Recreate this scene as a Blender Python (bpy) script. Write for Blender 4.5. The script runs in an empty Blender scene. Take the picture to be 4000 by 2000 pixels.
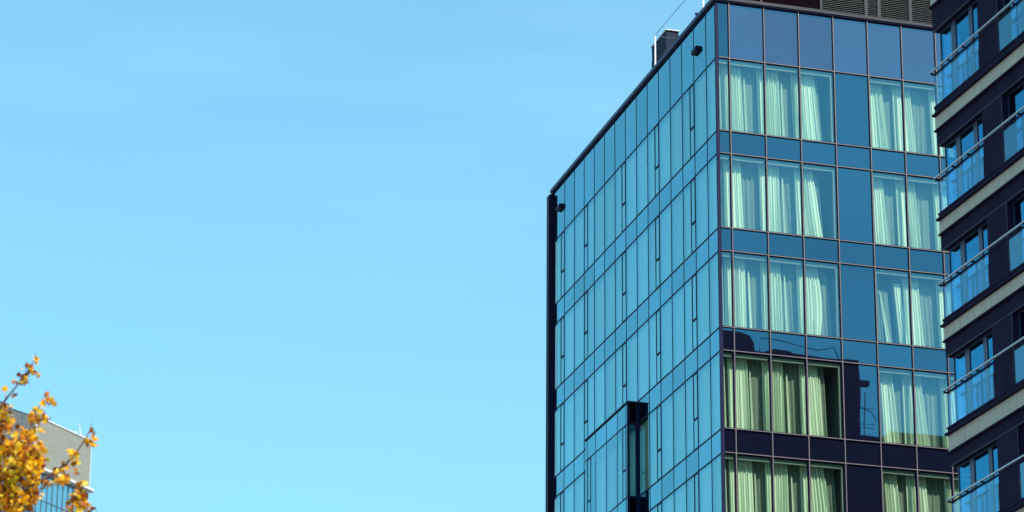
import bpy, bmesh, math, random
from mathutils import Vector, Matrix

random.seed(7)
SC = bpy.context.scene
COL = SC.collection
R = math.radians

# ------------------------------------------------------------------ camera
FPX, PITCH, ROLL = 12538.165, 0.351547, 0.008393          # focal length in 4000-px units, tilt, roll
EYE = Vector((0.0, 0.0, 1.7))
_c, _s = math.cos(PITCH), math.sin(PITCH)
FWD, UP0, RT0 = Vector((0, _c, _s)), Vector((0, -_s, _c)), Vector((1, 0, 0))
RT = RT0 * math.cos(ROLL) + UP0 * math.sin(ROLL)
UP = -RT0 * math.sin(ROLL) + UP0 * math.cos(ROLL)
cam_data = bpy.data.cameras.new('camera')
cam = bpy.data.objects.new('camera', cam_data)
COL.objects.link(cam)
M3 = Matrix((RT, UP, -FWD)).transposed()
cam.matrix_world = Matrix.Translation(EYE) @ M3.to_4x4()
cam_data.sensor_width = 36.0
cam_data.lens = 36.0 * FPX / 4000.0
cam_data.clip_end = 20000.0
cam_data.dof.use_dof = True
cam_data.dof.focus_distance = 100.0
cam_data.dof.aperture_fstop = 1.9
SC.camera = cam

# ------------------------------------------------------------------ light
TH = 1.28994
DL = Vector((-math.cos(TH), math.sin(TH), 0))              # along the tower's left wall, receding
DR = Vector((math.sin(TH), math.cos(TH), 0))               # along the tower's right wall
SUN_EL, SUN_OFF = R(47), R(25)
sh = -DL * math.cos(SUN_OFF) + DR * math.sin(SUN_OFF)
SUN_DIR = Vector((sh.x * math.cos(SUN_EL), sh.y * math.cos(SUN_EL), math.sin(SUN_EL)))
sun_data = bpy.data.lights.new('sun', 'SUN')
sun_data.energy = 4.0
sun_data.angle = R(0.5)
sun_data.color = (1.0, 0.95, 0.86)
sun = bpy.data.objects.new('sun', sun_data)
COL.objects.link(sun)
sun.rotation_euler = SUN_DIR.to_track_quat('Z', 'Y').to_euler()

world = bpy.data.worlds.new('World')
SC.world = world
world.use_nodes = True
wn, wl = world.node_tree.nodes, world.node_tree.links
wn.clear()
sky = wn.new('ShaderNodeTexSky')
sky.sky_type = 'NISHITA'
sky.sun_disc = False
sky.sun_elevation = SUN_EL
sky.sun_rotation = math.atan2(SUN_DIR.x, SUN_DIR.y)
sky.air_density = 1.0
sky.dust_density = 0.6
sky.ozone_density = 1.6
tint = wn.new('ShaderNodeMix'); tint.data_type = 'RGBA'; tint.blend_type = 'MULTIPLY'
tint.inputs[0].default_value = 1.0
tint.inputs[7].default_value = (0.69, 1.125, 1.045, 1)
tc = wn.new('ShaderNodeTexCoord')
mp = wn.new('ShaderNodeMapping')
mp.inputs['Rotation'].default_value = (0, R(20), 0)
mp.inputs['Scale'].default_value = (2.6, 1.0, 16.0)
nz = wn.new('ShaderNodeTexNoise')
nz.inputs['Scale'].default_value = 3.4
nz.inputs['Detail'].default_value = 5.0
nz.inputs['Roughness'].default_value = 0.45
cr = wn.new('ShaderNodeMapRange')
cr.inputs['From Min'].default_value = 0.42
cr.inputs['From Max'].default_value = 0.78
cr.inputs['To Min'].default_value = 0.26
cr.inputs['To Max'].default_value = 0.58
cloud = wn.new('ShaderNodeMix'); cloud.data_type = 'RGBA'
cloud.inputs[7].default_value = (1.40, 3.15, 4.25, 1)
bg = wn.new('ShaderNodeBackground'); bg.inputs['Strength'].default_value = 0.12
wo = wn.new('ShaderNodeOutputWorld')
wl.new(sky.outputs[0], tint.inputs[6])
wl.new(tc.outputs['Generated'], mp.inputs['Vector'])
wl.new(mp.outputs[0], nz.inputs['Vector'])
wl.new(nz.outputs['Fac'], cr.inputs['Value'])
wl.new(cr.outputs[0], cloud.inputs[0])
wl.new(tint.outputs[2], cloud.inputs[6])
wl.new(cloud.outputs[2], bg.inputs['Color'])
wl.new(bg.outputs[0], wo.inputs['Surface'])

SC.view_settings.view_transform = 'Standard'
SC.view_settings.look = 'None'
SC.view_settings.exposure = 1.0
SC.view_settings.gamma = 1.0
SC.view_settings.use_curve_mapping = False
SC.cycles.transparent_max_bounces = 24
SC.cycles.max_bounces = 10

# ------------------------------------------------------------------ materials
def new_mat(name):
    m = bpy.data.materials.new(name); m.use_nodes = True
    m.node_tree.nodes.clear()
    return m, m.node_tree.nodes, m.node_tree.links

def pbr(name, color, rough=0.5, metal=0.0, spec=0.5, var=0.0, scale=3.0, bump=0.0, stretch=(1, 1, 1), streak=0.0):
    m, n, l = new_mat(name)
    b = n.new('ShaderNodeBsdfPrincipled'); o = n.new('ShaderNodeOutputMaterial')
    b.inputs['Base Color'].default_value = (*color, 1)
    b.inputs['Roughness'].default_value = rough
    b.inputs['Metallic'].default_value = metal
    b.inputs['Specular IOR Level'].default_value = spec
    l.new(b.outputs[0], o.inputs[0])
    if var or bump:
        t = n.new('ShaderNodeTexCoord'); mpp = n.new('ShaderNodeMapping'); mpp.inputs['Scale'].default_value = stretch
        z = n.new('ShaderNodeTexNoise'); z.inputs['Scale'].default_value = scale; z.inputs['Detail'].default_value = 6
        l.new(t.outputs['Object'], mpp.inputs[0]); l.new(mpp.outputs[0], z.inputs['Vector'])
        if var:
            r = n.new('ShaderNodeMapRange')
            r.inputs['From Min'].default_value = 0.3; r.inputs['From Max'].default_value = 0.7
            r.inputs['To Min'].default_value = 1 - var; r.inputs['To Max'].default_value = 1 + var
            mx = n.new('ShaderNodeMix'); mx.data_type = 'RGBA'; mx.blend_type = 'MULTIPLY'
            mx.inputs[0].default_value = 1; mx.inputs[6].default_value = (*color, 1)
            l.new(z.outputs['Fac'], r.inputs['Value']); l.new(r.outputs[0], mx.inputs[7])
            l.new(mx.outputs[2], b.inputs['Base Color'])
        if bump:
            bp = n.new('ShaderNodeBump'); bp.inputs['Strength'].default_value = bump; bp.inputs['Distance'].default_value = 0.02
            l.new(z.outputs['Fac'], bp.inputs['Height']); l.new(bp.outputs[0], b.inputs['Normal'])
    return m

def coated_glass(name, tint_r, f0, f1, trans=None, base=None, wav=0.004, pw=2.0, wscale=0.55, graze=(.52, .96, .98)):
    """coated facade glass: tinted mirror layer over clear glass (trans) or over an opaque back (base)"""
    m, n, l = new_mat(name)
    o = n.new('ShaderNodeOutputMaterial'); mix = n.new('ShaderNodeMixShader')
    g = n.new('ShaderNodeBsdfGlossy'); g.inputs['Color'].default_value = (*tint_r, 1); g.inputs['Roughness'].default_value = 0.015
    if trans:
        u = n.new('ShaderNodeBsdfTransparent'); u.inputs['Color'].default_value = (*trans, 1)
    else:
        u = n.new('ShaderNodeBsdfDiffuse'); u.inputs['Color'].default_value = (*base, 1)
    lw = n.new('ShaderNodeLayerWeight'); lw.inputs['Blend'].default_value = 0.5
    p = n.new('ShaderNodeMath'); p.operation = 'POWER'; p.inputs[1].default_value = pw
    mr = n.new('ShaderNodeMapRange'); mr.inputs['To Min'].default_value = f0; mr.inputs['To Max'].default_value = f1
    l.new(lw.outputs['Facing'], p.inputs[0]); l.new(p.outputs[0], mr.inputs['Value']); l.new(mr.outputs[0], mix.inputs[0])
    l.new(u.outputs[0], mix.inputs[1]); l.new(g.outputs[0], mix.inputs[2]); l.new(mix.outputs[0], o.inputs[0])
    cm = n.new('ShaderNodeMix'); cm.data_type = 'RGBA'
    cm.inputs[6].default_value = (*tint_r, 1); cm.inputs[7].default_value = (*graze, 1)
    l.new(lw.outputs['Facing'], cm.inputs[0]); oi = n.new('ShaderNodeObjectInfo'); vr = n.new('ShaderNodeMapRange'); vr.inputs['To Min'].default_value = .90; vr.inputs['To Max'].default_value = 1.07
    vm = n.new('ShaderNodeMix'); vm.data_type = 'RGBA'; vm.blend_type = 'MULTIPLY'; vm.inputs[0].default_value = 1
    l.new(oi.outputs['Random'], vr.inputs['Value']); l.new(vr.outputs[0], vm.inputs[7]); l.new(cm.outputs[2], vm.inputs[6]); l.new(vm.outputs[2], g.inputs['Color'])
    if wav:
        t = n.new('ShaderNodeTexCoord'); z = n.new('ShaderNodeTexNoise'); z.inputs['Scale'].default_value = wscale; z.inputs['Detail'].default_value = 1
        bp = n.new('ShaderNodeBump'); bp.inputs['Strength'].default_value = 1.0; bp.inputs['Distance'].default_value = wav
        l.new(t.outputs['Object'], z.inputs['Vector']); l.new(z.outputs['Fac'], bp.inputs['Height']); l.new(bp.outputs[0], g.inputs['Normal'])
    return m

def fabric(name, color, clear=0.0, trans=0.35):
    m, n, l = new_mat(name)
    o = n.new('ShaderNodeOutputMaterial')
    d = n.new('ShaderNodeBsdfDiffuse'); d.inputs['Color'].default_value = (*color, 1)
    t = n.new('ShaderNodeBsdfTranslucent'); t.inputs['Color'].default_value = (*color, 1)
    a = n.new('ShaderNodeMixShader'); a.inputs[0].default_value = trans
    l.new(d.outputs[0], a.inputs[1]); l.new(t.outputs[0], a.inputs[2])
    if clear:
        tr = n.new('ShaderNodeBsdfTransparent')
        b = n.new('ShaderNodeMixShader'); b.inputs[0].default_value = clear
        l.new(a.outputs[0], b.inputs[1]); l.new(tr.outputs[0], b.inputs[2]); l.new(b.outputs[0], o.inputs[0])
    else:
        l.new(a.outputs[0], o.inputs[0])
    return m

def leaf_mat(name):
    m, n, l = new_mat(name)
    o = n.new('ShaderNodeOutputMaterial'); g = n.new('ShaderNodeNewGeometry')
    r = n.new('ShaderNodeValToRGB')
    cols = [(0.0, (0.16, 0.035, 0.014)), (0.14, (0.30, 0.075, 0.010)), (0.30, (0.54, 0.17, 0.006)), (0.50, (0.80, 0.33, 0.004)),
            (0.74, (0.88, 0.47, 0.006)), (0.9, (0.60, 0.46, 0.02)), (1.0, (0.98, 0.72, 0.10))]
    e = r.color_ramp.elements
    while len(e) < len(cols): e.new(0.5)
    for k, (p, c) in enumerate(cols): e[k].position = p; e[k].color = (*c, 1)
    d = n.new('ShaderNodeBsdfPrincipled'); d.inputs['Roughness'].default_value = 0.5; d.inputs['Specular IOR Level'].default_value = 0.25
    t = n.new('ShaderNodeBsdfTranslucent'); x = n.new('ShaderNodeMixShader'); x.inputs[0].default_value = 0.35
    l.new(g.outputs['Random Per Island'], r.inputs[0]); l.new(r.outputs[0], d.inputs['Base Color']); l.new(r.outputs[0], t.inputs['Color'])
    l.new(d.outputs[0], x.inputs[1]); l.new(t.outputs[0], x.inputs[2]); l.new(x.outputs[0], o.inputs[0])
    return m

NAVY = pbr('navy_metal', (0.007, 0.008, 0.036), 0.55, 0.0, 0.08)
NAVY_SOFT = pbr('navy_cladding', (0.014, 0.010, 0.030), 0.75, 0.0, 0.05, var=0.28, scale=1.6, stretch=(1.5, 1.5, .35))
ALU = pbr('mullion_aluminium', (0.165, 0.125, 0.120), 0.4, 0.0, 0.5)
COPING = pbr('coping_metal', (0.024, 0.022, 0.030), 0.55, 0.0, 0.2, var=0.15, scale=2.0)
INNER = pbr('inner_frame', (0.15, 0.19, 0.19), 0.5)
ROOM = pbr('room_wall', (0.10, 0.12, 0.14), 0.8)
SLAB = pbr('slab_concrete', (0.12, 0.12, 0.13), 0.8)
WINGLASS = coated_glass('window_glass', (0.24, 0.72, 1.0), 0.145, 0.87, trans=(0.86, 0.94, 0.82))
SPANDREL = coated_glass('spandrel_glass', (0.16, 0.66, 1.0), 0.16, 0.88, base=(0.005, 0.006, 0.016))
TOPPANEL = coated_glass('top_panel_glass', (0.20, 0.63, 1.0), 0.19, 0.78, base=(0.024, 0.010, 0.022), wav=0.012)
SHADEGLASS = coated_glass('bay_side_glass', (0.3, 0.8, 0.9), 0.10, 0.9, trans=(0.5, 0.8, 0.8))
SUN_DRAPE = fabric('drape', (0.64, 0.735, 0.62), 0.0, 0.12)  # pale cloth, laid only where sun patches would fall on the curtain
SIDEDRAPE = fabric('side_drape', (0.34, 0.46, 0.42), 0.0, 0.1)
SHADE_SHEER = fabric('shade_sheer', (0.46, 0.58, 0.52), 0.48, 0.35)  # darker see-through cloth standing in for shade between the sun patches
LOUVRE = pbr('louvre_metal', (0.085, 0.085, 0.09), 0.6, 0.0, 0.2, var=0.12, scale=8)
LOUVRE_BACK = pbr('louvre_back', (0.012, 0.012, 0.02), 0.8)
LCOPING = pbr('blue_coping_metal', (0.022, 0.026, 0.085), 0.5, 0.0, 0.4)
PLANT_DARK = pbr('plant_room_wall', (0.0035, 0.001, 0.0025), 0.9, 0, 0.03)
WHITE = pbr('white_metal', (0.80, 0.80, 0.80), 0.4)
BLUECAB = pbr('cabinet_blue', (0.007, 0.012, 0.032), 0.6, 0, 0.1)
BLACK = pbr('black_plastic', (0.006, 0.004, 0.022), 0.5, 0.0, 0.1)
WIRE = pbr('wire', (0.10, 0.12, 0.16), 0.5)
BEIGE = pbr('beige_panel', (0.43, 0.36, 0.285), 0.65, var=0.10, scale=2.2, bump=0.05, stretch=(2, 2, .6))
JOINT = pbr('panel_joint', (0.05, 0.045, 0.05), 0.8)
RAIL = pbr('rail_metal', (0.46, 0.46, 0.50), 0.35, 0.3, 0.5)
ENDWALL = pbr('end_wall_cladding', (0.0045, 0.0025, 0.0095), 0.8, 0, 0.03, var=.25, scale=.7)
WINGWALL = pbr('wing_cladding', (0.006, 0.006, 0.016), 0.8, 0, 0.03, var=.3, scale=.5)
SOFFIT = pbr('soffit', (0.030, 0.012, 0.018), 0.7)
EDGE = pbr('drip_edge', (0.075, 0.078, 0.11), 0.5, 0, 0.2)
APTGLASS = coated_glass('apartment_glass', (0.10, 0.55, 1.0), 0.16, 0.78, trans=(0.30, 0.50, 0.65), pw=1.6, graze=(.13, .66, .92))
APTFRAME = pbr('apartment_frame', (0.035, 0.038, 0.085), 0.45)
BALGLASS = coated_glass('balcony_glass', (0.45, 0.82, 1.0), 0.15, 0.62, trans=(0.66, 0.84, 0.95), wav=0.0, graze=(.36, .80, 1.0))
FARWALL = pbr('far_cladding', (0.205, 0.20, 0.172), 0.7, var=0.10, scale=0.35, stretch=(1, 1, 6))
FARLINE = pbr('far_cladding_seam', (0.19, 0.185, 0.16), 0.8)
FARLOUVRE = pbr('far_louvre', (0.16, 0.17, 0.17), 0.6)
FARDARK = pbr('far_dark', (0.035, 0.045, 0.06), 0.8)
FARGLASS = coated_glass('far_glass', (0.62, 0.95, 1.0), 0.55, 1.0, base=(0.05, 0.10, 0.13), wav=0.02, wscale=0.2)
FARBLUE = coated_glass('far_blue_glass', (0.25, 0.65, 1.0), 0.25, 0.8, base=(0.01, 0.04, 0.09))
FARFRAME = pbr('far_frame', (0.06, 0.09, 0.12), 0.5)
FARWHITE = pbr('far_white', (0.56, 0.53, 0.52), 0.5)
LEAF = leaf_mat('autumn_leaf')
BARK = pbr('bark', (0.075, 0.042, 0.045), 0.85, var=0.35, scale=9, bump=0.4, stretch=(1, 1, 0.25))
GROUND = pbr('paving', (0.16, 0.155, 0.15), 0.9, var=0.25, scale=0.6, bump=0.1)

# ------------------------------------------------------------------ mesh helpers
class Frame:
    """local frame: u along a wall, v up, w outwards"""
    def __init__(s, o, u, w, v=Vector((0, 0, 1))):
        s.o, s.u, s.v, s.w = Vector(o), Vector(u), Vector(v), Vector(w)
    def p(s, u, v, w): return s.o + s.u * u + s.v * v + s.w * w

class MB:
    def __init__(s): s.v, s.f, s.m = [], [], []
    def add(s, vs, fs, mi=0):
        b = len(s.v); s.v += [Vector(x) for x in vs]
        for f in fs: s.f.append([b + i for i in f]); s.m.append(mi)
    def box(s, fr, u0, u1, v0, v1, w0, w1, mi=0):
        P = [fr.p(u, v, w) for w in (w0, w1) for v in (v0, v1) for u in (u0, u1)]
        fs = [(0, 2, 3, 1), (4, 5, 7, 6), (0, 1, 5, 4), (2, 6, 7, 3), (0, 4, 6, 2), (1, 3, 7, 5)]
        if fr.u.cross(fr.v).dot(fr.w) < 0: fs = [tuple(reversed(f)) for f in fs]
        s.add(P, fs, mi)
    def quad(s, fr, u0, u1, v0, v1, w, mi=0):
        P = [fr.p(u0, v0, w), fr.p(u1, v0, w), fr.p(u1, v1, w), fr.p(u0, v1, w)]
        f = (0, 1, 2, 3) if fr.u.cross(fr.v).dot(fr.w) > 0 else (3, 2, 1, 0)
        s.add(P, [f], mi)
    def ring(s, fr, u0, u1, v0, v1, w0, w1, t, mi=0):
        s.box(fr, u0, u0 + t, v0, v1, w0, w1, mi); s.box(fr, u1 - t, u1, v0, v1, w0, w1, mi)
        s.box(fr, u0 + t, u1 - t, v0, v0 + t, w0, w1 - .002, mi); s.box(fr, u0 + t, u1 - t, v1 - t, v1, w0, w1 - .002, mi)
    def tube(s, pts, rad, n=6, mi=0, cap=True):
        pts = [Vector(q) for q in pts]
        if not hasattr(rad, '__len__'): rad = [rad] * len(pts)
        b = len(s.v)
        for i, q in enumerate(pts):
            t = (pts[min(i + 1, len(pts) - 1)] - pts[max(i - 1, 0)]).normalized()
            a = t.orthogonal().normalized() if abs(t.z) > .99 else t.cross(Vector((0, 0, 1))).normalized()
            c = t.cross(a)
            for k in range(n):
                g = 2 * math.pi * k / n
                s.v.append(q + (a * math.cos(g) + c * math.sin(g)) * rad[i])
        for i in range(len(pts) - 1):
            for k in range(n):
                s.f.append([b + i * n + k, b + i * n + (k + 1) % n, b + (i + 1) * n + (k + 1) % n, b + (i + 1) * n + k]); s.m.append(mi)
        if cap:
            s.f.append([b + k for k in reversed(range(n))]); s.m.append(mi)
            s.f.append([b + (len(pts) - 1) * n + k for k in range(n)]); s.m.append(mi)
    def build(s, name, mats, parent=None, smooth=False, loc=None):
        if not isinstance(mats, (list, tuple)): mats = [mats]
        L = Vector(loc) if loc is not None else (parent['_base'] if parent is not None else Vector((0, 0, 0)))
        L = Vector(L)
        me = bpy.data.meshes.new(name)
        me.from_pydata([tuple(v - L) for v in s.v], [], s.f)
        for m in mats: me.materials.append(m)
        for p, k in zip(me.polygons, s.m): p.material_index = k; p.use_smooth = smooth
        me.update()
        o = bpy.data.objects.new(name, me); COL.objects.link(o)
        if parent is not None: o.parent = parent; o['_base'] = L
        else: o.location = L; o['_base'] = L
        return o

def tag(o, label=None, cat=None, group=None, kind=None):
    if label: o['label'] = label
    if cat: o['category'] = cat
    if group: o['group'] = group
    if kind: o['kind'] = kind
    return o

def thing(name, loc, label, cat, group=None):
    o = bpy.data.objects.new(name, None); COL.objects.link(o)
    o.location = Vector(loc); o['_base'] = Vector(loc); o.empty_display_size = 0.5
    return tag(o, label, cat, group)

def ray(px, py):
    return (FWD + RT * ((px - 2000) / FPX) - UP * ((py - 1000) / FPX)).normalized()
def at_y(px, py, y):                    # the point seen at a pixel, y metres in front of the camera
    d = ray(px, py); return EYE + d * (y / d.y)
def on_plane(px, py, o, n):
    d = ray(px, py); return EYE + d * ((Vector(o) - EYE).dot(n) / d.dot(n))

# ------------------------------------------------------------------ ground
g = MB(); gf = Frame((0, 0, 0), (1, 0, 0), (0, 0, 1), (0, 1, 0))
g.quad(gf, -6000, 6000, -6000, 6000, 0)
tag(g.build('ground', GROUND), kind='structure')

# ------------------------------------------------------------------ glass tower
TC = Vector((6.69586, 97.25662, 42.73435 + 1.7))           # corner, at the line under the top panels
FR = Frame(TC, DR, -DL)                                    # right wall
FL = Frame(TC, DL, -DR)                                    # left wall
FH, SP, TOPH = 3.4, 0.7966, 2.0
GZ = -TC.z
WL = 18.5
NR = 10
UR = [0.4459 + 1.2343 * k for k in range(NR)]              # mullion lines of the right wall
UL = [1.0069 + 1.2303 * k for k in range(14)]
RW = UR[-1]
NF = 6                                                     # floors built with rooms
tower = thing('glass_tower', (TC.x, TC.y, 0), 'tall blue glass curtain wall tower with curtained rooms on its right wall', 'building')
colsR = [0.0] + UR
colsL = [0.0] + UL + [WL]

# bodies: slabs, core, partitions, roof
def tslab(name, z0, z1):
    b = MB()
    b.box(FR, 0.16, RW - .1, z0, z1, -WL + .16, -0.16)
    b.build(name, SLAB, tower)
for k in range(NF + 1):
    zt = -k * FH
    tslab('floor_slab', zt + (0.02 if k else 0.3), zt + SP - 0.03 if k else 1.9)
b = MB(); b.box(FR, 5.2, RW - .2, GZ, 1.6, -WL + 5, -5.0); b.build('core_wall', ROOM, tower)
b = MB()
b.box(FR, UR[3] + .04, UR[3] + .16, -NF * FH, .25, -4.9, -.2); b.box(FR, UR[4] - .16, UR[4] - .04, -NF * FH, .25, -4.9, -.2)
b.build('partition_wall', ROOM, tower)
b = MB()
b.box(FR, 0.05, RW, GZ, -NF * FH - .0, -.10, -.03); b.box(FL, 0.12, WL, GZ, -NF * FH - .0, -.10, -.03)
for u in UR: b.box(FR, u - .04, u + .04, GZ, -NF * FH - .05, -.03, .04, 1)
for u in UL: b.box(FL, u - .03, u + .03, GZ, -NF * FH - .05, -.03, .03, 1)
b.build('lower_wall', [SPANDREL, NAVY], tower)
b = MB(); b.box(FR, .2, RW, GZ, 1.9, -WL - .1, -WL + .1); b.box(FR, RW - .1, RW, GZ, 1.9, -WL + .1, -.2); b.build('rear_wall', NAVY_SOFT, tower)

def window(fr, u0, u1, v0, v1, parent, inner=False, glass=None, g0=.045):
    q = MB(); q.quad(fr, u0 + .01, u1 - .01, v0 + .01, v1 - .01, 0.0)
    w = q.build('window', glass or WINGLASS, parent)
    f = MB(); f.ring(fr, u0, u1, v0, v1, -.05, .008, g0, 0)
    if inner:
        f.box(fr, u0 + .05, u1 - .05, v1 - .17, v1 - .05, -.16, -.06, 1)
        if inner == 'r': f.box(fr, u1 - .11, u1 - .05, v0 + .05, v1 - .171, -.16, -.06, 1)
        if inner == 'l': f.box(fr, u0 + .05, u0 + .09, v0 + .05, v1 - .171, -.16, -.06, 1)
    f.build('frame', [NAVY, INNER], w)
    return w

def panel(fr, u0, u1, v0, v1, parent, mat, name='spandrel_panel', tilt=0.0):
    q = MB(); q.box(fr, u0 + .012, u1 - .012, v0 + .012, v1 - .012, -.05, 0.0)
    return q.build(name, mat, parent)

for i in range(len(colsR) - 1):
    u0, u1 = colsR[i], colsR[i + 1]
    panel(FR, u0, u1, 0, TOPH, tower, SPANDREL if i == 0 else TOPPANEL, 'top_panel')
    for k in range(NF):
        zt = -k * FH; zb = zt - FH + SP
        vis = i < 8 and k < 5
        if i == 4: panel(FR, u0, u1, zb, zt, tower, SPANDREL, 'blank_panel')
        else: window(FR, u0, u1, zb, zt, tower, {3: 'r', 5: 'l'}.get(i, 'n'))
        panel(FR, u0, u1, zt - FH, zb, tower, SPANDREL)

BAY_N, BAY_F, BAY_T, BAY_W = 8.42, 13.29, -9.45, 0.35
for i in range(len(colsL) - 1):
    u0, u1 = colsL[i], colsL[i + 1]
    panel(FL, u0, u1, 0, TOPH, tower, SPANDREL, 'top_panel')
    for k in range(NF):
        zt = -k * FH; zb = zt - FH + SP
        covered = u0 > BAY_N - .3 and u1 < BAY_F + .3 and zt < BAY_T
        if covered or (k >= 4 and u0 > 8) : 
            if not covered: panel(FL, u0, u1, zb, zt, tower, SPANDREL, 'blank_panel')
            continue
        w = window(FL, u0, u1, zb, zt, tower, False, g0=.02)
        j = i - 1                                           # strip sashes beside some mullions
        s = None
        if i in (2, 5, 8, 14): s = (u0, u0 + .45)
        if i == 11: s = (u1 - .45, u1)
        if s:
            q = MB(); sp_ = zb + (zt - zb) * .39
            q.ring(FL, s[0] + .01, s[1], sp_ + .012, zt - .02, -.03, .014, .036)
            q.ring(FL, s[0] + .01, s[1], zb + .02, sp_ - .012, -.03, .012, .02)
            q.build('sash', NAVY, w)
        if not (zt - FH < BAY_T and covered): panel(FL, u0, u1, zt - FH, zb, tower, SPANDREL)

for u in UR:
    b = MB(); b.box(FR, u - .031, u + .031, -NF * FH, TOPH, -.06, .036, 0); b.box(FR, u - .010, u + .010, -NF * FH, TOPH, .036, .060, 1)
    b.build('mullion', [NAVY, ALU], tower)
for k in range(NF):
    for z in ((-k * FH), (-k * FH - FH + SP)):
        b = MB(); b.box(FR, .07, RW, z - .029, z + .029, -.055, .033, 0); b.box(FR, .07, RW, z - .009, z + .009, .033, .052, 1)
        b.build('transom', [NAVY, ALU], tower)
for u in UL:
    b = MB()
    b.box(FL, u - .022, u + .022, -NF * FH, TOPH, -.06, .008)
    b.build('mullion', NAVY, tower)
for k in range(NF):
    for z in ((-k * FH), (-k * FH - FH + SP)):
        b = MB()
        for ua, ub in (((.06, BAY_N), (BAY_F, WL)) if z < BAY_T - .3 else ((.06, WL),)):
            b = MB(); b.box(FL, ua, ub, z - .025, z + .025, -.055, .011); b.build('transom', NAVY, tower)
b = MB(); b.box(FR, -.035, .07, GZ, TOPH, -.055, .035); b.build('corner_post', NAVY, tower)
# coping along both walls
b = MB()
b.box(FR, -.10, RW + .1, TOPH + .006, TOPH + .05, -.32, .10, 1)
b.box(FR, -.10, RW + .1, TOPH + .05, TOPH + .16, -.34, .13, 0)
u = 3.7
while u < RW: b.box(FR, u - .006, u + .006, TOPH + .045, TOPH + .163, .1, .134, 1); u += 1.9
b.build('parapet_cap', [COPING, NAVY], tower)
b = MB()
b.box(FL, .33, WL, TOPH + .006, TOPH + .07, -.30, .05, 1)
b.box(FL, .35, WL + .1, TOPH + .07, TOPH + .20, -.32, .10, 0)
b.build('parapet_cap', [LCOPING, NAVY], tower)
for u in (1.75, 3.72, 5.05, 5.35):
    c = MB(); c.box(FL, u, u + .09, TOPH + .2, TOPH + .31, -.05, .06); c.box(FL, u + .02, u + .06, TOPH + .311, TOPH + .37, -.03, .09); c.build('clamp', BLACK, tower)
# dark fin at the far end of the left wall
b = MB()
b.box(FL, WL, WL + .30, GZ, TOPH - .04, -.1, .17); b.box(FL, WL + .05, WL + .28, TOPH - .03, TOPH + .04, -.1, .09)
b.build('edge_fin', BLACK, tower)

# bay window on the left wall
FB = Frame(FL.p(0, 0, BAY_W), DL, -DR)
b = MB()
b.box(FL, BAY_N - .03, BAY_F + .03, BAY_T - .0, BAY_T + .05, .03, BAY_W + .04)
b.box(FL, BAY_F - .05, BAY_F, GZ, BAY_T - .001, .03, BAY_W - .001)
bay = b.build('bay_window', NAVY, tower)
bayc = [BAY_N, 8.65, 9.60, 10.84, 12.07, 13.06, BAY_F]
brow = [BAY_T, BAY_T - .75]  # lines level with the wall's own
while brow[-1] > -24: brow += [brow[-1] - (FH - SP), brow[-1] - FH]
for i in range(len(bayc) - 1):
    for r_ in range(4):
        z1, z0 = brow[r_], brow[r_ + 1]
        if r_ % 2 == 0: panel(FB, bayc[i], bayc[i + 1], z0, z1, bay, SPANDREL)
        else:
            w = MB(); w.quad(FB, bayc[i] + .01, bayc[i + 1] - .01, z0 + .01, z1 - .01, 0)
            if i in (1,): sx = (bayc[i], bayc[i] + .38)
            elif i == 4: sx = (bayc[i + 1] - .42, bayc[i + 1])
            else: sx = None
            if sx:
                m_ = z0 + (z1 - z0) * .39
                w.ring(FB, sx[0], sx[1], m_ + .012, z1 - .02, -.03, .012, .03, 1); w.ring(FB, sx[0], sx[1], z0 + .02, m_ - .012, -.03, .010, .018, 1)
            w.build('window', [WINGLASS, NAVY], bay)
b = MB()
for u in bayc[1:-1]: b.box(FB, u - .017, u + .017, brow[4], BAY_T, -.04, .006)
for z in brow[1:5]: b.box(FB, BAY_N, BAY_F, z - .022, z + .022, -.035, .009)
b.box(FB, BAY_N - .02, BAY_N + .04, GZ, BAY_T - .001, -.05, .03); b.box(FB, BAY_N + .05, BAY_F - .05, GZ, brow[4], -.5, -.06)
b.build('frame', NAVY, bay)
FS = Frame(FL.p(BAY_N, 0, 0), DR * -1, -DL)                # near side face of the bay
b = MB()
b.quad(FS, .05, BAY_W - .05, brow[2] + .03, brow[1] - .03, -.02)
b.quad(FS, .05, BAY_W - .05, brow[4] + .03, brow[3] - .03, -.02)
b.build('side_window', SHADEGLASS, bay)
b = MB()
b.box(FS, .04, BAY_W - .055, brow[1] - .0, BAY_T - .002, -.06, -.01, 1); b.box(FS, .04, BAY_W - .055, brow[3], brow[2], -.06, -.01, 1)
b.box(FS, .03, .075, GZ, BAY_T - .003, -.05, .02); b.box(FS, -.001, .03, GZ, BAY_T - .0035, -.05, .018)
for z in brow[1:5]: b.box(FS, .076, BAY_W - .06, z - .035, z + .035, -.05, .008)
b.build('side_frame', [NAVY, PLANT_DARK], bay)
b = MB(); b.quad(FS, .03, BAY_W - .05, -22, BAY_T - .05, -.9); b.build('back_wall', ROOM, bay)

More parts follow.
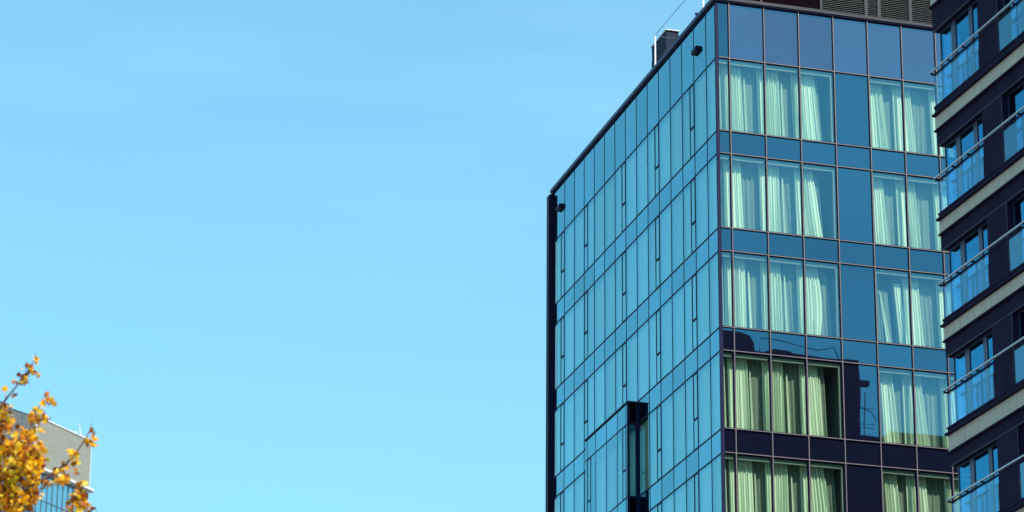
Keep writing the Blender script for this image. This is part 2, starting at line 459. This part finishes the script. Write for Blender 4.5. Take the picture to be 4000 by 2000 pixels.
# roof: louvred plant screen and the dark plant room beside it
SB = -2.2
lv = MB(); lv.box(FR, 4.55, 12.2, 1.9, 7.0, SB - .3, SB - .12)
screen = lv.build('plant_screen', LOUVRE_BACK, tower)
posts = [4.62, 6.30, 6.78, 7.95, 9.9, 12.1]
for u in posts:
    q = MB(); q.box(FR, u - .06, u + .06, 1.9, 7.05, SB - .1, SB + .06); q.build('post', COPING, screen)
for a_, c_ in zip(posts[:-1], posts[1:]):
    q = MB(); z = 2.2
    while z < 7.0:
        P = [FR.p(a_ + .065, z, SB + .02), FR.p(c_ - .065, z, SB + .02), FR.p(c_ - .065, z + .048, SB - .08), FR.p(a_ + .065, z + .048, SB - .08)]
        Q = [x + Vector((0, 0, .012)) for x in P]
        q.add(P + Q, [(0, 3, 2, 1), (4, 5, 6, 7), (0, 1, 5, 4), (1, 2, 6, 5), (2, 3, 7, 6), (3, 0, 4, 7)])
        z += .070
    q.build('louvre_panel', LOUVRE, screen)
b = MB(); b.box(FR, 1.95, 4.5, 1.9, 5.0, -3.2, SB + .3); b.box(FR, 2.3, 2.36, 2.3, 5.9, SB + .3, SB + .36, 1); b.build('plant_room', [PLANT_DARK, JOINT], tower)

b = MB(); b.box(FR, .98, 1.06, 2.0, 2.75, -.55, -.47); b.box(FR, .95, 1.09, 2.75, 2.79, -.58, -.44)
tag(b.build('roof_post', WHITE, loc=FR.p(1.0, 2.0, -.5)), 'short white post on the roof edge in front of the dark plant room', 'post')
# masts, wire, cabinet behind the left parapet
def roofpt(px, py, w): return on_plane(px, py, FL.p(0, 0, w), -DR)
mast_top = roofpt(2559, 137, -.35); mast_bot = Vector((mast_top.x, mast_top.y, TC.z + 1.9))
q = MB(); q.tube([mast_bot, mast_bot.lerp(mast_top, .45)], .045, 8); q.tube([mast_bot.lerp(mast_top, .45), mast_top], .028, 8)
tag(q.build('lightning_rod', WHITE, loc=mast_bot), 'white rod beside the blue cabinet on the tower roof, holding thin wires', 'rod', 'lightning rods on the tower roof')
m2 = roofpt(2746, -60, -.3); m2b = Vector((m2.x, m2.y, TC.z + 1.9))
q = MB(); q.tube([m2b, m2], .032, 8); q.tube([m2b + Vector((0, 0, .62)), m2b + Vector((.3, -.05, .7))], .03, 6); q.tube([m2b, m2b + Vector((0, 0, .5))], .06, 8)
tag(q.build('lightning_rod', WHITE, loc=m2b), 'white rod near the top corner of the glass tower, cut by the photo edge', 'rod', 'lightning rods on the tower roof')
q = MB()
e1 = mast_top + (roofpt(2676, 0, -1.2) - mast_top) * 1.5
q.tube([mast_top, e1], .012, 5)
e2 = roofpt(2648, 146, -.1)
q.tube([mast_top, mast_top.lerp(e2, .5) - Vector((0, 0, .05)), e2], .010, 5)
tag(q.build('rod_wire', WIRE, loc=mast_top), 'thin dark wires strung from the white rod above the tower roof', 'wire')
cabb = roofpt(2600, 250, -.9)
ub = (cabb - TC).dot(DL)
cab = thing('roof_cabinet', FL.p(ub, 1.9, -1.0), 'dark blue roof cabinet with white top edges standing behind the left parapet', 'cabinet')
ct = roofpt(2587, 170, -.9).z - TC.z
q = MB(); q.box(FL, ub - .8, ub + .8, 1.9, ct, -1.12, -.66); q.box(FL, ub + .8, ub + 1.25, 1.9, ct - .35, -1.08, -.80, 1); q.build('cabinet_body', [BLUECAB, NAVY], cab)
q = MB(); q.box(FL, ub - .85, ub + .85, ct, ct + .03, -1.15, -.63); q.build('cabinet_lid', FARWHITE, cab)

# slim wall lamps high on the left wall
for (u0, z0, lab) in ((1.62, .92, 'small black wall lamp on the left glass wall nearest the tower corner'), (17.22, .98, 'small black wall lamp at the far end of the glass wall by the dark fin')):
    L = thing('wall_lamp', FL.p(u0 + .3, z0, 0.03), lab, 'lamp', 'lamps on the glass wall')
    q = MB(); P = []
    for u in (u0 + .08, u0 + .50):
        P += [FL.p(u, z0 + .0, .012), FL.p(u, z0, .09), FL.p(u, z0 + .03, .13), FL.p(u, z0 + .17, .13), FL.p(u, z0 + .21, .06), FL.p(u, z0 + .21, .012)]
    q.add(P, [(5, 4, 3, 2, 1, 0), (6, 7, 8, 9, 10, 11)] + [(i, (i + 1) % 6, 6 + (i + 1) % 6, 6 + i) for i in range(6)])
    q.build('lamp_housing', BLACK, L)
    q = MB(); q.box(FL, u0 + .2, u0 + .42, z0 + .06, z0 + .15, .0, .0118); q.build('bracket', NAVY, L)
    q = MB(); q.box(FL, u0 + .06, u0 + .40, z0 - .012, z0 - .001, .07, .085); q.build('trim_strip', EDGE, L)

# curtains: pale pleated strips imitate sun patches beside each mullion, darker cloth the shade between, one curtain per room and floor
ORD = ['topmost', 'second', 'third', 'fourth', 'fifth', 'sixth']
def drape(mb, fr, ua, ub_, ta, tb, z0, z1, w, seed, amp=.055, wl=.088, curve=0.0, mi=0):
    """top spans ua..ub_, bottom spans ta..tb"""
    rnd = random.Random(seed)
    n = max(10, int((ub_ - ua) / .012)); nv = 12
    ph = [0.0]
    for i in range(n): ph.append(ph[-1] + .012 / wl * 2 * math.pi * rnd.uniform(.45, 1.6))
    a2 = [rnd.uniform(.5, 1.15)]
    for i in range(n): a2.append(min(1.25, max(.35, a2[-1] + rnd.uniform(-.22, .22))))
    drift = rnd.uniform(.4, 1.2); V = []
    for j in range(nv + 1):
        t = j / nv
        for i in range(n + 1):
            s = i / n
            e = t ** (2.2 if curve else 1.0)
            u = (ua + (ub_ - ua) * s) * (1 - e) + (ta + (tb - ta) * s) * e + curve * math.sin(t * math.pi) * s * s
            gat = .75 + .5 * t
            V.append(fr.p(u + .012 * math.sin(ph[i] * .5 + t * drift), z1 + (z0 - z1) * t, w + amp * gat * a2[i] * math.sin(ph[i] + t * drift * .8 * math.sin(s * 9 + seed))))
    F = [(j * (n + 1) + i, j * (n + 1) + i + 1, (j + 1) * (n + 1) + i + 1, (j + 1) * (n + 1) + i) for j in range(nv) for i in range(n)]
    mb.add(V, F, mi)

CW = -.34
for k in range(NF):
    zt = -k * FH - .06; zb = -k * FH - FH + SP + .02
    rnd = random.Random(100 + k)
    # room beside the corner
    q = MB()
    mu = [0.36] + UR[:3]
    for c, um in enumerate(UR[:3]):
        a = um - .15 + rnd.uniform(-.03, .03); wdt = rnd.uniform(.56, .80)
        if c == 2:
            a_, b_ = a, a + wdt + .04
            tb = b_ + (.20, .34, .08, .16, .30, .1)[k]
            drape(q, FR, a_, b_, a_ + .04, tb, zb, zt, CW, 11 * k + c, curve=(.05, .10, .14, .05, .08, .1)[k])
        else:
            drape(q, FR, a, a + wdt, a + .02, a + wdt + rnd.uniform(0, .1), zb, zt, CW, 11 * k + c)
        if rnd.random() < .85:
            t0 = a + wdt + rnd.uniform(.08, .14)
            drape(q, FR, t0, t0 + .06, t0 + .03, t0 + .12, zb, zt - .4, CW - .03, 17 * k + c, amp=.02)
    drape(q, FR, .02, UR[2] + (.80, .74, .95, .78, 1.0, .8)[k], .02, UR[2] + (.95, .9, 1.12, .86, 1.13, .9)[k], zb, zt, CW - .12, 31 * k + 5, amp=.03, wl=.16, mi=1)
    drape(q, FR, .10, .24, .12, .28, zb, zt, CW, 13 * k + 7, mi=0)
    o = q.build('curtain', [SUN_DRAPE, SHADE_SHEER], smooth=True, loc=FR.p(1.5, zb, CW))
    tag(o, 'pale pleated curtain in the windows beside the tower corner, %s curtained floor from the roof' % ORD[k], 'curtain', 'curtains behind the right glass wall')
    # room right of the blank panel
    q = MB(); s0 = UR[4]
    if k == 2:
        drape(q, FR, s0 + .80, s0 + 1.0, s0 + .95, s0 + 1.25, zb, zt - .3, CW, 401, amp=.03)
        drape(q, FR, s0 + .30, s0 + .36, s0 + .52, s0 + .68, zb, zt - .6, CW - .05, 402, amp=.02)
        drape(q, FR, s0 + .12, s0 + .60, s0 + .1, s0 + .75, zb, zt - .5, CW - .14, 403, amp=.03, mi=1)
    else:
        a = s0 + rnd.uniform(.12, .22)
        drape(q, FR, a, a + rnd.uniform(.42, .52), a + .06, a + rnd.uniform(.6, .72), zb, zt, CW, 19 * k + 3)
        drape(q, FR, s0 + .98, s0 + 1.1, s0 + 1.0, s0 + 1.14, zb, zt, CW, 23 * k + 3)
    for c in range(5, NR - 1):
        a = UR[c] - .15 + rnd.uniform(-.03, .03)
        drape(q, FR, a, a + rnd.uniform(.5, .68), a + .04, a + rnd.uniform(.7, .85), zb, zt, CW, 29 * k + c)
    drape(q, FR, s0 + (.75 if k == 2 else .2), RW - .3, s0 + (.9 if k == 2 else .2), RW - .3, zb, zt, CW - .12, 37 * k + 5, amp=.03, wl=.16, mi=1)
    o = q.build('curtain', [SUN_DRAPE, SHADE_SHEER], smooth=True, loc=FR.p(UR[5], zb, CW))
    lab = 'pale pleated curtain right of the plain blue panel column, %s curtained floor from the roof' % ORD[k]
    if k == 2: lab = 'half opened pale curtain right of the blank panel column, loose folds, third floor down'
    tag(o, lab, 'curtain', 'curtains behind the right glass wall')
    # behind the left wall
    if k < 5:
        q = MB()
        end = WL - .2 if k < 3 else (7.2 if k == 4 else WL - .2)
        drape(q, FL, .2, end, .2, end, zb, zt + .05, -.14, 700 + k, amp=.035, wl=.21)
        o = q.build('curtain', [SIDEDRAPE], smooth=True, loc=FL.p(5, zb, -.3))
        tag(o, 'faint pale curtain seen obliquely through the left glass wall, %s window row from the roof' % ORD[k], 'curtain', 'curtains behind the left glass wall')

# ------------------------------------------------------------------ apartment block at the right
AA = 2.82544719
AD = Vector((math.sin(AA), math.cos(AA), 0)); AN = Vector((math.cos(AA), -math.sin(AA), 0))
FA = Frame((11.31671, 80.18438, 0), AD, AN)
apt = thing('apartment_block', (11.31671, 80.18438, 0), 'dark clad apartment block with beige bands and glass balconies at the right', 'building')
LEN, DEP = 15.0, 12.2
zr = [34.831, 31.747, 28.746, 25.762, 22.79]
zr = [z + 1.7 for z in zr]
while zr[-1] > 16: zr.append(zr[-1] - 2.98)
lowest = zr[-1] - 2.06
bays = [(0.0, 2.70), (3.84, 6.9), (8.0, 11.0), (12.1, LEN)]
b = MB(); b.box(FA, .02, LEN, 0, lowest, -DEP, -.14); b.build('lower_wall', NAVY_SOFT, apt)
b = MB()
b.box(FA, .0, LEN, lowest, 40.2, -DEP, -5.0)
b.box(FA, .0, .1, lowest, 40.0, -5.0, -.95); b.box(FA, -.02, .08, 38.95, 40.52, -DEP, -.6); 
b.box(FA, .3, LEN - .3, 38.96, 40.38, -4.99, -.9)
b.build('wall', ENDWALL, apt)
b = MB()
prof = [(-3.5, 40.0), (-3.5, 41.42), (-7.6, 41.42), (-8.0, 41.30), (-8.15, 41.0), (-8.22, 40.5), (-8.12, 40.0)]
prof2 = [(-8.23, 40.0), (-8.23, 40.62), (-9.0, 40.86), (-9.6, 40.80), (-10.0, 40.55), (-10.1, 40.0)]
for pr_, x0_, x1_ in ((prof, .4, 4.5), (prof2, .6, 3.0)):
    n_ = len(pr_)
    b.add([FA.p(x0_, z_, w_) for w_, z_ in pr_] + [FA.p(x1_, z_, w_) for w_, z_ in pr_], [tuple(range(n_)), tuple(reversed(range(n_, 2 * n_)))] + [(i_, n_ + i_, n_ + (i_ + 1) % n_, (i_ + 1) % n_) for i_ in range(n_)])
b.tube([FA.p(.2, 40.5, -8.3), FA.p(.2, 41.15, -8.35), FA.p(.2, 41.0, -9.5), FA.p(.2, 40.85, -10.6), FA.p(.2, 41.05, -11.3), FA.p(.2, 40.5, -11.5)], .02, 5); b.box(FA, -.25, .1, 39.5, 39.68, -12.5, -11.4)
b.build('roof_housing', BLACK, apt)
b = MB(); b.box(FA, .2, LEN, 0, 37.55, -22.0, -DEP - .01); b.box(FA, 0, LEN, 37.4, 37.75, -18, -13.4); b.build('lower_wing', WINGWALL, apt)

def band(zt_, zb_, seed=0):
    q = MB(); q.box(FA, 0.03, LEN, zb_, zt_, -.16, -.112, 1)
    js = [0.0, 1.0, 2.8, 3.95, 5.4, 6.9, 8.1, 9.6, 11.1, 12.4, 13.8, LEN]
    for x0, x1 in zip(js[:-1], js[1:]): q.box(FA, x0 + .008, x1 - .008, zb_ + .001, zt_ - .001, -.112, -.10, 0)
    return q.build('beige_band', [BEIGE, JOINT], apt)

for k, z in enumerate(zr):
    ltop = z - (1.27 if k == 0 else 1.195); gb = z - 1.02
    lz = z - (1.72 if k == 0 else (1.70 if k == 3 else 1.625)); fb = z - (2.16 if k == 0 else 2.06)
    up = (z + 1.2) if k == 0 else (zr[k - 1] - (2.16 if k == 1 else 2.06))   # soffit above
    # ledges, fascia
    q = MB(); q.box(FA, 0, LEN, ltop - .055, ltop, -.30, 0.0); q.box(FA, .03, LEN, ltop, gb - .055, -.30, -.09); q.box(FA, .0, LEN, gb - .055, gb, -.17, -.075)
    q.build('ledge', NAVY_SOFT, apt)
    band(ltop - .055, lz, k)
    q = MB(); q.box(FA, 0, LEN, lz - .045, lz, -.30, -.05); q.build('ledge', NAVY_SOFT, apt)
    q = MB(); q.box(FA, 0, LEN, fb, lz - .045, -.32, -.13); q.box(FA, -.006, LEN, fb - .012, fb, -.16, -.126, 1); q.build('fascia', [NAVY_SOFT, EDGE], apt)
    q = MB(); q.box(FA, .0, LEN, fb + .002, gb - .06, -5.0, -.321); q.build('floor_slab', SOFFIT, apt)
    # piers
    for (a0, a1), (b0, b1) in zip(bays[:-1], bays[1:]):
        q = MB(); q.box(FA, a1, b0, gb - .06 if False else ltop + .0005, up, -.8, -.132); q.box(FA, b0 - .012, b0, ltop + .001, up - .001, -.1319, -.127, 1); q.build('pier', [NAVY_SOFT, EDGE], apt)
    # windows
    for bi, (a, c) in enumerate(bays[:3]):
        if bi == 0: cuts = [.08, .80, 1.87, 2.71]; fw = [.0, .23, .18, .05]
        else: cuts = [a - .01, a + .95, a + 2.05, c + .01]; fw = [.0, .23, .19, .06]
        for i in range(3):
            x0, x1 = cuts[i], cuts[i + 1]
            w = MB(); w.ring(FA, x0, x1 + (.0 if i < 2 else 0), gb - .05, up - .0, -.40, -.31, .035)
            if i < 2: w.box(FA, x1 - .001, x1 + fw[i + 1], gb - .05, up, -.41, -.305)
            wo_ = w.build('window', APTFRAME, apt)
            p_ = MB(); p_.quad(FA, x0 + .03 + (fw[i] if i else 0), x1 - .03, gb - .02, up - .03, -.33); p_.build('pane', APTGLASS, wo_)
    b_ = MB(); b_.box(FA, .12, LEN, gb - .05, up, -2.6, -2.5); b_.build('room_wall', ROOM, apt)
    # balcony
    q = MB(); q.box(FA, 0, LEN, z - .035, z, -.055, 0.0)
    bal = q.build('balcony_rail', RAIL, apt)
    q = MB()
    for (a, c) in bays: q.box(FA, a + .03, c - .01, z - .085, z - .045, -.15, -.11)
    q.box(FA, .0, .03, z - .085, z - .036, -.15, -.02)
    q.build('clamp_bar', NAVY, bal)
    for (a, c) in bays[:3]:
        n_ = 3 if a else 3
        xs = [a + .04, a + 1.04, a + 1.95, c - .02]
        for i in range(3):
            q = MB(); q.quad(FA, xs[i] + .006, xs[i + 1] - .006, gb, z - .07, -.13); q.build('glass_panel', BALGLASS, bal)
        for i in (1, 2):
            q = MB(); q.box(FA, xs[i] - .02, xs[i] + .02, gb, z - .09, -.19, -.145); q.box(FA, xs[i] - .015, xs[i] + .015, z - .075, z - .036, -.13, -.02); q.build('post', NAVY, bal)

# the floor above: beige band, parapet
q = MB(); q.box(FA, 0, LEN, 38.42, 38.47, -.30, -.05); q.build('ledge', NAVY_SOFT, apt)
q = MB(); q.box(FA, 0, LEN, zr[0] + 1.2, 38.42, -.32, -.13); q.box(FA, -.006, LEN, zr[0] + 1.188, zr[0] + 1.2, -.16, -.126, 1); q.build('fascia', [NAVY_SOFT, EDGE], apt)
q = MB(); q.box(FA, 0, LEN, zr[0] + 1.202, 38.9, -5.0, -.321); q.build('floor_slab', SOFFIT, apt)
band(38.9, 38.47)
q = MB(); q.box(FA, 0, LEN, 38.9, 38.955, -.60, 0.0); q.build('ledge', NAVY_SOFT, apt)

an = thing('roof_antenna', FA.p(1.0, 37.75, -12.8), 'thin roof antenna reflected in the blue panel beside the dark reflection', 'antenna')
q = MB(); q.tube([FA.p(1.0, 37.7, -12.75), FA.p(1.0, 39.6, -12.75)], .02, 6); q.build('mast', BLACK, an)
q = MB()
for z in (38.1, 38.25, 38.9): q.tube([FA.p(1.0, z, -13.2), FA.p(1.0, z + .03, -12.4)], .015, 5)
q.tube([FA.p(1.0, 39.0, -12.45), FA.p(1.0, 38.8, -13.0), FA.p(1.0, 38.4, -13.3)], .02, 5)
q.build('aerial', WHITE, an)

# ------------------------------------------------------------------ far building at the lower left
B0 = at_y(133, 1800, 420)
ba = R(27.75); BD = Vector((math.sin(ba), math.cos(ba), 0)); BN = Vector((math.cos(ba), -math.sin(ba), 0))
F2 = Frame((B0.x, B0.y, 0), BD, BN)
def on_far(px, py, w=0.0):
    q = on_plane(px, py, F2.p(0, 0, w), BN); d = q - F2.o
    return d.dot(BD), q.z
far = thing('far_tower', (B0.x, B0.y, 0), 'distant grey clad high rise behind the yellow tree, glass floors under a white ledge', 'building')
uE, zE = on_far(357, 1724)
u0f, z0f = on_far(133, 1622)
ZT = zE
zband = on_far(357, 1917)[1]; zband0 = on_far(160, 1828)[1]
b = MB(); b.box(F2, 0, uE, zband, ZT, -20, 0)
zz = zband + .4
while zz < ZT - .2: b.box(F2, .1, uE - .1, zz, zz + .04, 0, .02, 1); zz += .3
b.build('wall', [FARWALL, FARLINE], far)
b = MB(); b.box(F2, -.05, uE + .15, ZT, ZT + .14, -20, .12); b.box(F2, uE, uE + .07, zband, ZT, -20, .08); b.box(F2, -.18, .05, zband, ZT, -.2, .15); b.build('white_trim', FARWHITE, far)
zl0 = zband - .1
# ledge with a rounded end
b = MB(); ue2 = on_far(381, 1925, 1.0)[0]
P = [(0.2, 0.0), (0.2, .8), (ue2 - 1.2, .8), (ue2 - .3, .65), (ue2, .3), (ue2 - .1, -.8), (ue2 - 1.0, -1.6), (0.2, -1.6)]
n = len(P)
b.add([F2.p(u, zband - .30, w) for u, w in P] + [F2.p(u, zband, w) for u, w in P], [tuple(reversed(range(n))), tuple(range(n, 2 * n))] + [(i, (i + 1) % n, n + (i + 1) % n, n + i) for i in range(n)])
b.build('ledge', FARWHITE, far)
b = MB(); b.box(F2, .2, uE - .02, 40, zband - .56, -20, -.25); gl = b.build('glass_wall', FARGLASS, far)
b = MB(); uu = 1.3
while uu < uE: b.box(F2, uu - .035, uu + .035, 40, zband - .56, -.25, -.15); uu += 1.21
zz = zband - 4.2
while zz > 60: b.box(F2, .2, uE - .02, zz - .05, zz + .05, -.25, -.16); zz -= 3.6
b.box(F2, uE - .1, uE, 40, zband - .57, -.25, -.1)
b.build('mullion', FARFRAME, gl)
b = MB(); b.box(F2, -9, .15, 0, zband - 2.0, -20, -.4); b.build('side_glass', FARBLUE, far)
b = MB(); b.box(F2, .2, uE - .1, 0, 40, -20, -.3); b.build('lower_wall', FARWALL, far)
# louvred part left of the white corner strip
la = R(36.0); LD = Vector((math.sin(la), math.cos(la), 0)); LN = Vector((math.cos(la), -math.sin(la), 0))
FLV = Frame(F2.p(-.2, 0, -.35), LD, LN)
q_ = on_plane(119, 1625, FLV.o, LN); zlv = q_.z
b = MB(); b.box(FLV, -14, 0, zband - 2, zlv, -10, -.15, 0); lvp = b.build('louvre_wall', FARDARK, far)
b = MB(); zz = zband - 2
while zz < zlv - .1: b.box(FLV, -14, 0, zz, zz + .14, -.15, 0); zz += .27
b.build('louvre_slats', FARLOUVRE, lvp)
b = MB()
for uu in (-2.1, -4.2, -6.3, -8.4, -10.5): b.box(FLV, uu - .08, uu + .08, zband - 2, zlv, -.15, .05)
b.box(FLV, -14, .02, zlv, zlv + .18, -10, .06); b.build('louvre_frame', FARFRAME, lvp)
b = MB(); b.box(FLV, -5.6, -2.4, zlv + .18, zlv + 1.5, -6, -2.5); b.box(FLV, -5.7, -2.3, zlv + 1.5, zlv + 1.68, -6.1, -2.4, 1); b.build('roof_housing', [FARLOUVRE, FARFRAME], far)
b = MB(); q0 = on_plane(316, 1703, F2.p(0, 0, -1), BN); q1 = on_plane(310, 1657, F2.p(0, 0, -1), BN)
b.tube([q0 - Vector((0, 0, .4)), q1], [.12, .05], 6); b.tube([on_plane(280, 1690, F2.p(0, 0, -1), BN), on_plane(300, 1687, F2.p(0, 0, -1), BN)], .07, 5); b.tube([on_plane(322, 1707, F2.p(0, 0, -.5), BN), on_plane(336, 1708, F2.p(0, 0, -.5), BN)], .1, 5)
tag(b.build('roof_antenna', FARWHITE, loc=q0), 'thin white antenna on the roof edge of the distant grey high rise', 'antenna')

# ------------------------------------------------------------------ autumn tree at the lower left
TY = 45.0
TB = Vector((-9.6, 46.5, 0))
tree = thing('maple_tree', TB, 'autumn maple with yellow and rusty leaves at the lower left', 'tree')
def tp(px, py, dy=0.0): return at_y(px, py, TY + dy)
leaves = MB(); twigs = MB()
LOBES = [(0, 1.0), (22, .52), (48, .92), (72, .42), (105, .70), (140, .34), (180, .30), (220, .34), (255, .70), (288, .42), (312, .92), (338, .52)]
def leaf(pos, size, rnd, nrm=None):
    n_ = Vector((rnd.gauss(0, 1), rnd.gauss(-.5, 1), rnd.gauss(.4, 1))).normalized()
    tip = Vector((rnd.gauss(0, .6), rnd.gauss(0, .6), rnd.gauss(-.8, .6)))
    tip = (tip - n_ * tip.dot(n_)); tip = tip.normalized() if tip.length > .01 else n_.orthogonal().normalized()
    sd = n_.cross(tip); cup = rnd.uniform(.1, .8)
    V = [pos]
    for a, r_ in LOBES:
        a = R(a); q = r_ * size * rnd.uniform(.88, 1.1)
        V.append(pos + tip * math.cos(a) * q + sd * math.sin(a) * q - n_ * cup * size * r_ * r_)
    m = len(LOBES)
    leaves.add(V, [(0, 1 + i, 1 + (i + 1) % m) for i in range(m)])
def cluster(c, rad, count, rnd, sz=(.046, .092)):
    for _ in range(max(1, int(count * LOOSE[0]))):
        d = Vector((rnd.gauss(0, 1), rnd.gauss(0, 1), rnd.gauss(0, 1)))
        leaf(c + d * rad * .55, rnd.uniform(*sz), rnd)
rt_ = random.Random(5)
LOOSE = [.82]
def sprig(pts, r0, r1, dens=0, rad=.05):
    P = [tp(*q) for q in pts]
    twigs.tube(P, [r0 + (r1 - r0) * i / (len(P) - 1) for i in range(len(P))], 6)
    for a, c in zip(P[:-1], P[1:]):
        for _ in range(int((c - a).length * dens)):
            q = a.lerp(c, rt_.random()); cluster(q, rad, 1, rt_)
# twigs seen against the sky and the far building
sprig([(-160, 1790, .4), (-60, 1660, .2), (0, 1592), (32, 1548), (62, 1512), (88, 1478), (108, 1445), (128, 1415), (144, 1376)], .022, .003, 3, .05)
for c, r_, n_ in (((134, 1402), .05, 7), ((122, 1436), .075, 14), ((136, 1450), .06, 9), ((100, 1450), .055, 6), ((94, 1476), .055, 9), ((88, 1490), .04, 4), ((62, 1490), .03, 3), ((28, 1544), .03, 3), ((56, 1553), .04, 4), ((70, 1463), .02, 1), ((84, 1434), .02, 1), ((22, 1514), .03, 2), ((10, 1580), .02, 2), ((40, 1585), .04, 4)):
    cluster(tp(*c), r_, n_, rt_)
sprig([(20, 1900, .3), (70, 1800, .2), (104, 1712), (124, 1655), (142, 1606), (160, 1572), (182, 1535)], .018, .003, 4, .05)
for c, r_, n_ in (((182, 1534), .05, 7), ((186, 1560), .07, 14), ((170, 1568), .05, 6), ((200, 1574), .035, 4), ((142, 1594), .03, 3), ((170, 1618), .07, 10), ((176, 1640), .06, 9), ((130, 1632), .07, 12), ((142, 1650), .05, 7), ((160, 1680), .035, 4), ((118, 1642), .03, 2)):
    cluster(tp(*c), r_, n_, rt_)
sprig([(-220, 2060, .6), (-80, 1990, .4), (20, 1950, .2), (100, 1912), (160, 1880), (215, 1845), (262, 1808), (300, 1765), (330, 1720), (352, 1680), (360, 1650)], .035, .003, 4, .05)
for c, r_, n_ in (((230, 1860), .09, 20), ((255, 1865), .06, 9), ((215, 1840), .05, 7), ((250, 1820), .05, 8), ((292, 1800), .06, 12), ((298, 1770), .05, 9), ((275, 1765), .03, 4), ((340, 1730), .05, 9), ((344, 1712), .04, 6), ((366, 1708), .035, 4), ((362, 1738), .03, 4), ((355, 1682), .03, 3), ((300, 1840), .03, 4), ((195, 1885), .06, 9), ((165, 1880), .06, 8), ((170, 1900), .03, 3)):
    cluster(tp(*c), r_, n_, rt_)
sprig([(120, 2140, .3), (220, 2060, .2), (268, 2000), (300, 1945), (322, 1905), (336, 1880)], .022, .004, 5, .05)
for c, r_, n_ in (((318, 1900), .06, 10), ((306, 1930), .07, 14), ((325, 1940), .07, 14), ((312, 1965), .08, 18), ((280, 1950), .06, 9), ((330, 1975), .05, 8), ((300, 2000), .09, 20), ((270, 1985), .05, 6), ((335, 1886), .05, 7), ((240, 2010), .05, 8), ((345, 2005), .04, 4), ((372, 1995), .04, 4)):
    cluster(tp(*c), r_, n_, rt_)
# the dense edge of the crown
LOOSE[0] = 1.15
mass = [((8, 1620), .12, 40), ((18, 1650), .08, 14), ((60, 1740), .13, 34), ((96, 1700), .12, 36), ((125, 1690), .09, 26), ((20, 1770), .14, 44), ((80, 1770), .16, 60), ((125, 1760), .14, 56), ((148, 1795), .09, 34), ((40, 1830), .18, 70), ((100, 1825), .18, 70), ((150, 1815), .06, 14), ((20, 1890), .18, 70), ((80, 1880), .16, 50), ((120, 1850), .12, 34), ((30, 1950), .20, 90), ((90, 1950), .12, 34), ((120, 1945), .12, 40), ((138, 1930), .08, 20), ((20, 2010), .22, 90), ((80, 2000), .12, 26), ((70, 1980), .08, 12)]
for c, r_, n_ in mass:
    for _ in range(2):
        cluster(tp(c[0] + rt_.gauss(0, 8), c[1] + rt_.gauss(0, 8), rt_.uniform(-.25, .5)), r_, n_ // 2 + 1, rt_)
for c in ((-30, 1700), (-60, 1800), (-40, 1900), (-90, 1950), (-20, 2010), (-120, 1850), (-100, 1730)):
    cluster(tp(*c, .3), .3, 90, rt_)
LOOSE[0] = 1.0
# the rest of the crown, left of and below the frame
CC = Vector((-9.6, 46.5, 11.2))
for _ in range(420):
    d = Vector((rt_.gauss(0, 1), rt_.gauss(0, 1), rt_.gauss(0, 1))).normalized() * (rt_.random() ** .45)
    c = CC + Vector((d.x * 2.6, d.y * 3.0, d.z * 3.6))
    pq = c - EYE; px = 2000 + FPX * pq.dot(RT) / pq.dot(FWD); py = 1000 - FPX * pq.dot(UP) / pq.dot(FWD)
    if px > -60 and py < 2060: continue
    cluster(c, .38, 16, rt_, (.06, .09))
leaves.build('crown', LEAF, tree)
# trunk and limbs
trunk = MB()
trunk.tube([TB, TB + Vector((.05, 0, 2.5)), TB + Vector((-.05, .05, 5)), TB + Vector((.1, 0, 8)), TB + Vector((.15, .1, 11)), TB + Vector((.2, .1, 14))], [.30, .24, .21, .16, .10, .03], 10)
tr_ = trunk.build('trunk', BARK, tree, smooth=True)
limb_ends = [tp(-160, 1790, .4), tp(20, 1900, .3), tp(-220, 2060, .6), tp(120, 2140, .3)]
for e, h in zip(limb_ends, (9.5, 9.0, 8.2, 7.4)):
    s_ = TB + Vector((.12, .05, h)); twigs.tube([s_, s_.lerp(e, .45) + Vector((0, 0, -.15)), e], [.07, .045, .022], 7)
for _ in range(16):
    h = rt_.uniform(5, 13); a = rt_.uniform(0, 6.28); r_ = rt_.uniform(1.4, 2.6)
    s_ = TB + Vector((.1, .05, h)); e = s_ + Vector((math.cos(a) * r_ * .8 - .3, math.sin(a) * r_, rt_.uniform(.8, 1.8)))
    pq = e - EYE
    if 2000 + FPX * pq.dot(RT) / pq.dot(FWD) > -50: continue
    twigs.tube([s_, s_.lerp(e, .5) + Vector((0, 0, .1)), e], [.07, .045, .012], 6)
twigs.build('limbs', BARK, tree, smooth=True)

for o in SC.objects:
    if '_base' in o: del o['_base']
